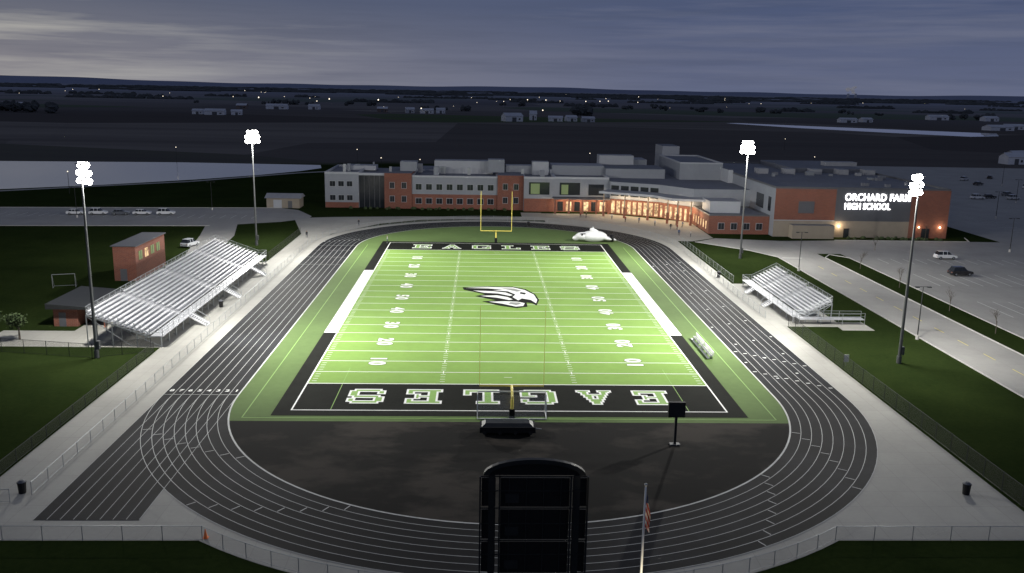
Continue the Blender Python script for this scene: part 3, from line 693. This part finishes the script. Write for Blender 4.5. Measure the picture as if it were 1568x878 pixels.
# ------------------------------------------------------------------ cars
def car(x,y,rz,k,suv=False):
    b=MB(); w=.92; H1=.95 if not suv else 1.05; H2=1.45 if not suv else 1.75
    pr=[(-2.3,.35),(-2.3,.8),(-2.15,H1),(-1.2,H1+.02),(1.0,H1+.02),(2.15,H1-.18),(2.3,.65),(2.3,.35)]
    n=len(pr)
    for s in (-1,1): b.face([(px,s*w,pz) for px,pz in (pr if s<0 else pr[::-1])],k)
    for i in range(n):
        a=pr[i];c=pr[(i+1)%n]; b.face([(a[0],-w,a[1]),(a[0],w,a[1]),(c[0],w,c[1]),(c[0],-w,c[1])],k)
    xr=-2.05 if suv else -1.75
    c0=[(xr,H1+.01),(1.05,H1+.01),(.35,H2),(xr+.35,H2)]
    wi=w*.93; wt=w*.74
    A=[(c0[0][0],-wi,c0[0][1]),(c0[1][0],-wi,c0[1][1]),(c0[1][0],wi,c0[1][1]),(c0[0][0],wi,c0[0][1]),(c0[3][0],-wt,H2),(c0[2][0],-wt,H2),(c0[2][0],wt,H2),(c0[3][0],wt,H2)]
    b.hexa(A,'glassd',k)
    b.box(c0[3][0]-.03,c0[2][0]+.05,-wt-.02,wt+.02,H2+.002,H2+.05,k)
    for px in (c0[3][0]*.55,.0): 
        for s in (-1,1): b.beam((px,s*(wi+.005),H1),(px,s*(wt+.01),H2),.09,.03,k)
    for px in (-1.45,1.45):
        for s in (-1,1): b.cyl((px,s*(w-.2),.33),(px,s*(w+.02),.33),.34,.34,'tyre',16); b.cyl((px,s*(w+.021),.33),(px,s*(w+.03),.33),.2,.2,'steel',12)
    for s in (-1,1): b.box(2.28,2.32,s*.6-.18,s*.6+.18,.62,.78,'white'); b.box(-2.32,-2.28,s*.65-.15,s*.65+.15,.68,.84,'brick')
    o=b.build('parked_car',loc=(x,y,.03),rotz=rz); md=o.modifiers.new('bev','BEVEL'); md.width=.05; md.segments=2; md.limit_method='ANGLE'
car(-112.6,93.4,.15,'carw');car(-106.8,93.8,.1,'carw',True);car(-101.0,94,.2,'carr');car(-95.4,94.6,.1,'carw');car(-89.2,95,.12,'carw',True)
car(-67.6,47,1.3,'cars',True); car(99.6,42.3,0,'carw',True); car(93.4,24.3,.1,'carb',True)
for i,(x,y) in enumerate(((172,160),(178,163),(185,160),(190,172),(165,200),(200,210),(205,230),(196,166),(214,200),(222,240))): car(x,y,.1*i,['carw','carb','cars','carr'][i%4],i%2==0)

# ------------------------------------------------------------------ people
def personmat(n,shirt):
    m,nt,b=newmat(n); t=nt.nodes.new('ShaderNodeTexCoord'); s=nt.nodes.new('ShaderNodeSeparateXYZ'); nt.links.new(t.outputs['Object'],s.inputs[0]); z=s.outputs[2]
    c=mixc(nt,mathn(nt,'GREATER_THAN',z,.92),(.03,.035,.06),shirt); c=mixc(nt,mathn(nt,'GREATER_THAN',z,1.48),c,(.42,.26,.19)); c=mixc(nt,mathn(nt,'GREATER_THAN',z,1.69),c,(.03,.02,.015)); c=mixc(nt,mathn(nt,'LESS_THAN',z,.08),c,(.3,.3,.3))
    nt.links.new(c,b.inputs['Base Color']); b.inputs['Roughness'].default_value=.85; return m
PM=[personmat('clothes_%d'%i,c) for i,c in enumerate([(.4,.4,.42),(.03,.03,.035),(.2,.04,.03),(.06,.10,.2)])]
def person(x,y,rz,k,walk=0.0):
    J=[(0,0,.95),(0,0,1.15),(0,0,1.38),(0,0,1.5),(0,.02,1.6),(0,.02,1.74),
       (.19,0,1.40),(.26,.03+walk*.3,1.15),(.27,.12+walk*.4,.9),(.275,.15+walk*.42,.8),
       (-.19,0,1.40),(-.26,.03-walk*.3,1.15),(-.27,.10-walk*.4,.9),(-.275,.12-walk*.42,.8),
       (.1,0,.9),(.11,.03-walk,.5),(.11,-walk*1.3,.07),(.12,.16-walk*1.3,.04),
       (-.1,0,.9),(-.11,.03+walk,.5),(-.11,walk*.9,.07),(-.12,.16+walk*.9,.04)]
    E=[(0,1),(1,2),(2,3),(3,4),(4,5),(2,6),(6,7),(7,8),(8,9),(2,10),(10,11),(11,12),(12,13),(0,14),(14,15),(15,16),(16,17),(0,18),(18,19),(19,20),(20,21)]
    Rr=[.14,.14,.15,.06,.095,.08,.07,.05,.036,.04,.07,.05,.036,.04,.095,.062,.045,.04,.095,.062,.045,.04]
    me=bpy.data.meshes.new('person'); me.from_pydata(J,E,[]); o=bpy.data.objects.new('person',me); col.objects.link(o)
    o.modifiers.new('skin','SKIN')
    if not me.skin_vertices:
        bpy.context.view_layer.objects.active=o
        bpy.ops.mesh.customdata_skin_add()
    for i,r_ in enumerate(Rr): me.skin_vertices[0].data[i].radius=(r_,r_*.8 if i<3 else r_)
    me.skin_vertices[0].data[0].use_root=True
    md2=o.modifiers.new('sub','SUBSURF'); md2.levels=1; md2.render_levels=1
    me.materials.append(PM[k%4]); o.location=(x,y,.04); o.rotation_euler[2]=rz
for i,(x,y) in enumerate(((-25.0,54.2),(-44.5,60),(36,92),(39.5,90.5),(43,86),(46,80),(47.5,79),(50,84),(33,97),(26,99),(24.5,99.5),(46,70),(48.5,68),(-35,80),(51,94))):
    person(x,y,random.uniform(0,6.3),i,random.choice([0,.12,.18]))

# ------------------------------------------------------------------ trees
def sapling(name,x,y,h,leaf=False):
    b=MB()
    def br(p,d,l,r,dep):
        q=p+d*l; b.cyl(p,q,r,r*.65,'bark',6,False)
        if dep==0 or l<.25:
            if leaf:
                for _ in range(14):
                    c=q+Vector((random.gauss(0,.35),random.gauss(0,.35),random.gauss(0,.3))); u=Vector((random.uniform(-1,1),random.uniform(-1,1),random.uniform(-1,1))).normalized()*.16; v=u.cross(Vector((random.uniform(-1,1),random.uniform(-1,1),.3))).normalized()*.13
                    b.face([c-u,c-v,c+u,c+v],'leaf')
            return
        for _ in range(3 if dep>1 else 4):
            nd=(d+Vector((random.uniform(-.7,.7),random.uniform(-.7,.7),random.uniform(-.1,.5)))).normalized(); br(p+d*l*random.uniform(.6,1),nd,l*random.uniform(.5,.75),r*.55,dep-1)
    br(Vector((0,0,0)),Vector((0,0,1)),h*.42,.07 if not leaf else .14,4)
    return b.build(name,loc=(x,y,0))
for x,y in ((75.3,30),(75.2,12),(75.4,-6),(88,52),(108,68.5),(120,6),(75.3,-20)): sapling('bare_sapling_tree',x,y,4.6)
sapling('small_leafy_tree',-67.5,-27.5,4.0,True)
sapling('small_leafy_tree',-73,-24,3.0,True)
b=MB()
for i in range(26):
    x=random.uniform(88,112);y=random.uniform(67,69.5); b.ell((x,y,.25),(.45,.45,.4),'leaf',7,5,jit=.25)
for i in range(30):
    x=random.uniform(-44,4);y=random.uniform(111.5,113.5); b.ell((x,y,.25),(.5,.5,.45),'leaf',7,5,jit=.25)
b.build('shrub_bed')
b=MB()
def clump(cx,cy,n,sx,sy,h):
    for i in range(n):
        x=cx+random.gauss(0,sx);y=cy+random.gauss(0,sy); hh=h*random.uniform(.6,1.2)
        for k in range(5): b.ell((x+random.uniform(-6,6),y+random.uniform(-3,3),hh*random.uniform(.25,.65)),(hh*random.uniform(.25,.45),hh*.35,hh*random.uniform(.2,.4)),'farleaf',8,6,jit=.3)
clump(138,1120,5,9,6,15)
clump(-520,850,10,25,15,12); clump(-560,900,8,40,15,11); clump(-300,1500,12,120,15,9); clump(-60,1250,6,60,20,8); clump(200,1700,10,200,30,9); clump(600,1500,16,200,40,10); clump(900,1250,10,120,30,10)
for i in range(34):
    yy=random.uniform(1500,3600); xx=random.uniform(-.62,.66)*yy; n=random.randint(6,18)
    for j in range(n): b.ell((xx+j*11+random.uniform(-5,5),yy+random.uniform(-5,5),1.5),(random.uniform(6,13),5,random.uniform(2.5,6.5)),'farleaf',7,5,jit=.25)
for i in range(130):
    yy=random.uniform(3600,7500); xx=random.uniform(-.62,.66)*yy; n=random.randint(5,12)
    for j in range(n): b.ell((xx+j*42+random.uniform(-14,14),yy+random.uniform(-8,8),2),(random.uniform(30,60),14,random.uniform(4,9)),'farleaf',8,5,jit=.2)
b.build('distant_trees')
def barn(x,y,w,d,h,k='farm',rz=0):
    b=MB(); b.box(-w/2,w/2,-d/2,d/2,0,h,k)
    b.face([(-w/2-.5,-d/2-.5,h),(w/2+.5,-d/2-.5,h),(w/2+.5,0,h*1.55),(-w/2-.5,0,h*1.55)],'farmroof'); b.face([(-w/2-.5,0,h*1.55),(w/2+.5,0,h*1.55),(w/2+.5,d/2+.5,h),(-w/2-.5,d/2+.5,h)],'farmroof')
    for s in (-1,1): b.face([(s*w/2,-d/2,h),(s*w/2,d/2,h),(s*w/2,0,h*1.5)],k)
    b.box(-w*.12,w*.12,-d/2-.1,-d/2-.01,0,h*.75,'darkclad'); b.box(w*.25,w*.35,-d/2-.1,-d/2-.01,h*.3,h*.6,'glassd')
    b.build('farm_building',loc=(x,y,0),rotz=rz)
for a in ((30,850,20,16,6,'farm',.3),(80,873,16,10,4,'farm',-.1),(98,880,12,10,4.5,'farm',.2),(56,900,8,10,7,'farm',0),(116,868,14,10,4,'farmroof',.1),
 (-307,897,22,12,4.5,'farm',.1),(-330,910,12,10,4,'farm',0),(-285,905,12,10,4,'farm',.2),(-300,1180,30,12,5,'farm',0),(-345,1160,14,12,5,'rust',0),(-250,1200,16,12,5,'farm',0),
 (-78,1092,18,10,4.5,'farm',0),(-102,1100,12,10,5,'farmroof',.2),(-140,1110,14,12,5,'rust',0),(-60,1105,12,8,5,'farm',.1),(-560,950,24,14,6,'rust',0),
 (470,1010,22,12,4,'farm',0),(505,1035,14,12,4,'farm',.1),(690,1210,30,14,5,'farm',0),(760,1190,22,14,5,'farm',.1),(560,820,30,14,4,'farm',.2),(600,860,22,12,4,'farm',0),(640,850,16,12,4,'farm',.3),
 (330,340,24,12,4,'farm',.2),(355,330,14,10,4,'rust',.1),(300,350,14,10,4,'farmroof',.4),(285,330,10,8,4,'farm',.1),(330,300,12,9,4,'farm',.3)): barn(*a)
b=MB()
def dl(x,y,z,r): b.ell((x,y,z),(r,r,r),'farlight',6,4)
for i in range(34):
    yy=random.choice([random.uniform(1300,2400),random.uniform(2500,4800)]); dl(random.uniform(-.6,.62)*yy,yy,random.uniform(4,12),yy/1364*random.uniform(.2,.5))
for k in (80,1092),(-85,1080),(-300,1500),(180,1500),(-140,1120): dl(k[0],k[1],7,.8)
for i in range(8): yy=2100; dl(60+i*46+random.uniform(-18,18),yy+random.uniform(-100,100),8,random.uniform(.6,1.3))
for i in range(6): yy=1750; dl(-620+i*80+random.uniform(-24,24),yy+random.uniform(-100,100),8,random.uniform(.6,1.4))
for x,y in ((-140,258),(-60,262),(-28,210),(-44,215),(150,260),(46,260),(190,420),(-135,140)): b.cyl((x,y,0),(x,y,7),.08,.06,'darksteel',6); dl(x,y,7,.18)
b.build('distant_town_lights')
M['hill']=mat('haze_tinted_hills',(.21,.24,.34),.95,.08,.0004,spec=0)  # bluish air haze is mixed into the hill colour
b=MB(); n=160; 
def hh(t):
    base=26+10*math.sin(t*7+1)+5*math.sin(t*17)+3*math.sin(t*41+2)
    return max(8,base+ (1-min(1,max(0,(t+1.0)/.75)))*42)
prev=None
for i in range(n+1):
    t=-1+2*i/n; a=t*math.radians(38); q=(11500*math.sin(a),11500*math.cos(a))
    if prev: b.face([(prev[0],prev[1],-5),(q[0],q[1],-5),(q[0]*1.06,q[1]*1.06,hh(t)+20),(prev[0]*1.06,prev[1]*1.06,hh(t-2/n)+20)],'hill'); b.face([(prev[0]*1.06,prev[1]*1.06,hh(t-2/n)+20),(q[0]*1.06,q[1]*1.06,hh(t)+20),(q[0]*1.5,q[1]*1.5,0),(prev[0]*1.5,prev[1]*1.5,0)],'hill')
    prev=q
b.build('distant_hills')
b=MB(); cx,cy=3180,7600
for dx in (-30,35): b.cyl((cx+dx,cy,0),(cx+dx,cy,45),14,9,'farmroof',12)
for i in range(12): b.ell((cx+random.uniform(-40,45),cy+random.uniform(-15,15),50+random.uniform(-6,50)),(random.uniform(9,20),12,random.uniform(8,15)),'plume',9,7,jit=.15)
b.build('power_plant_with_steam',smooth=True)

# ------------------------------------------------------------------ world (dusk sky)
w=bpy.data.worlds.new('World'); scn.world=w; w.use_nodes=True; nt=w.node_tree; bg=nt.nodes['Background']; outn=nt.nodes['World Output']
tc=nt.nodes.new('ShaderNodeTexCoord'); s=nt.nodes.new('ShaderNodeSeparateXYZ'); nt.links.new(tc.outputs['Generated'],s.inputs[0])
tx=ramp(nt,s.outputs[0],-.50,.22); tz=ramp(nt,s.outputs[2],0.0,.085); tz2=ramp(nt,s.outputs[2],.1,.6)
low=mixc(nt,tx,(.215,.21,.225),(.098,.115,.185)); high=mixc(nt,tx,(.082,.095,.135),(.058,.078,.150))
c=mixc(nt,tz,low,high)
mp=nt.nodes.new('ShaderNodeMapping'); mp.inputs['Scale'].default_value=(2.0,2.0,38); mp.inputs['Rotation'].default_value=(0,.05,0); nt.links.new(tc.outputs['Generated'],mp.inputs[0])
nz=noise(nt,mp.outputs[0],1.25,7,.6); cl=ramp(nt,nz,.47,.66); dk=ramp(nt,noise(nt,mp.outputs[0],2.1,5,.6),.45,.68)
clc=mixc(nt,ramp(nt,s.outputs[0],-.48,-.05),(.42,.41,.37),(.125,.138,.200))
c=mixc(nt,mathn(nt,'MULTIPLY',dk,.32),c,(.055,.068,.11))
c=mixc(nt,mathn(nt,'MULTIPLY',cl,.62),c,clc)
c=mixc(nt,tz2,c,(.072,.086,.13))
nt.links.new(c,bg.inputs[0]); bg.inputs[1].default_value=1.2
sk=nt.nodes.new('ShaderNodeTexSky'); sk.sky_type='NISHITA'; sk.sun_disc=False; sk.sun_elevation=math.radians(1); sk.sun_rotation=math.radians(-60)
bg2=nt.nodes.new('ShaderNodeBackground'); nt.links.new(sk.outputs[0],bg2.inputs[0]); bg2.inputs[1].default_value=.004
ad=nt.nodes.new('ShaderNodeAddShader'); nt.links.new(bg.outputs[0],ad.inputs[0]); nt.links.new(bg2.outputs[0],ad.inputs[1]); nt.links.new(ad.outputs[0],outn.inputs[0])

# ------------------------------------------------------------------ camera
px,py,pz,ya,pi_,ro,F=-3.65913,-149.09101,35.27095,.03706,.21856,.01834,1364.741
f=Vector((math.sin(ya)*math.cos(pi_),math.cos(ya)*math.cos(pi_),-math.sin(pi_))); r0=Vector((math.cos(ya),-math.sin(ya),0)); u0=r0.cross(f)
r=r0*math.cos(ro)+u0*math.sin(ro); u=-r0*math.sin(ro)+u0*math.cos(ro)
cam=bpy.data.cameras.new('camera'); cam.lens=36*F/1568; cam.clip_end=80000; cam.clip_start=.5
co=bpy.data.objects.new('camera',cam); col.objects.link(co)
co.matrix_world=Matrix(((r.x,u.x,-f.x,px),(r.y,u.y,-f.y,py),(r.z,u.z,-f.z,pz),(0,0,0,1)))
scn.camera=co
scn.view_settings.view_transform='Standard'; scn.view_settings.look='None'; scn.view_settings.exposure=0
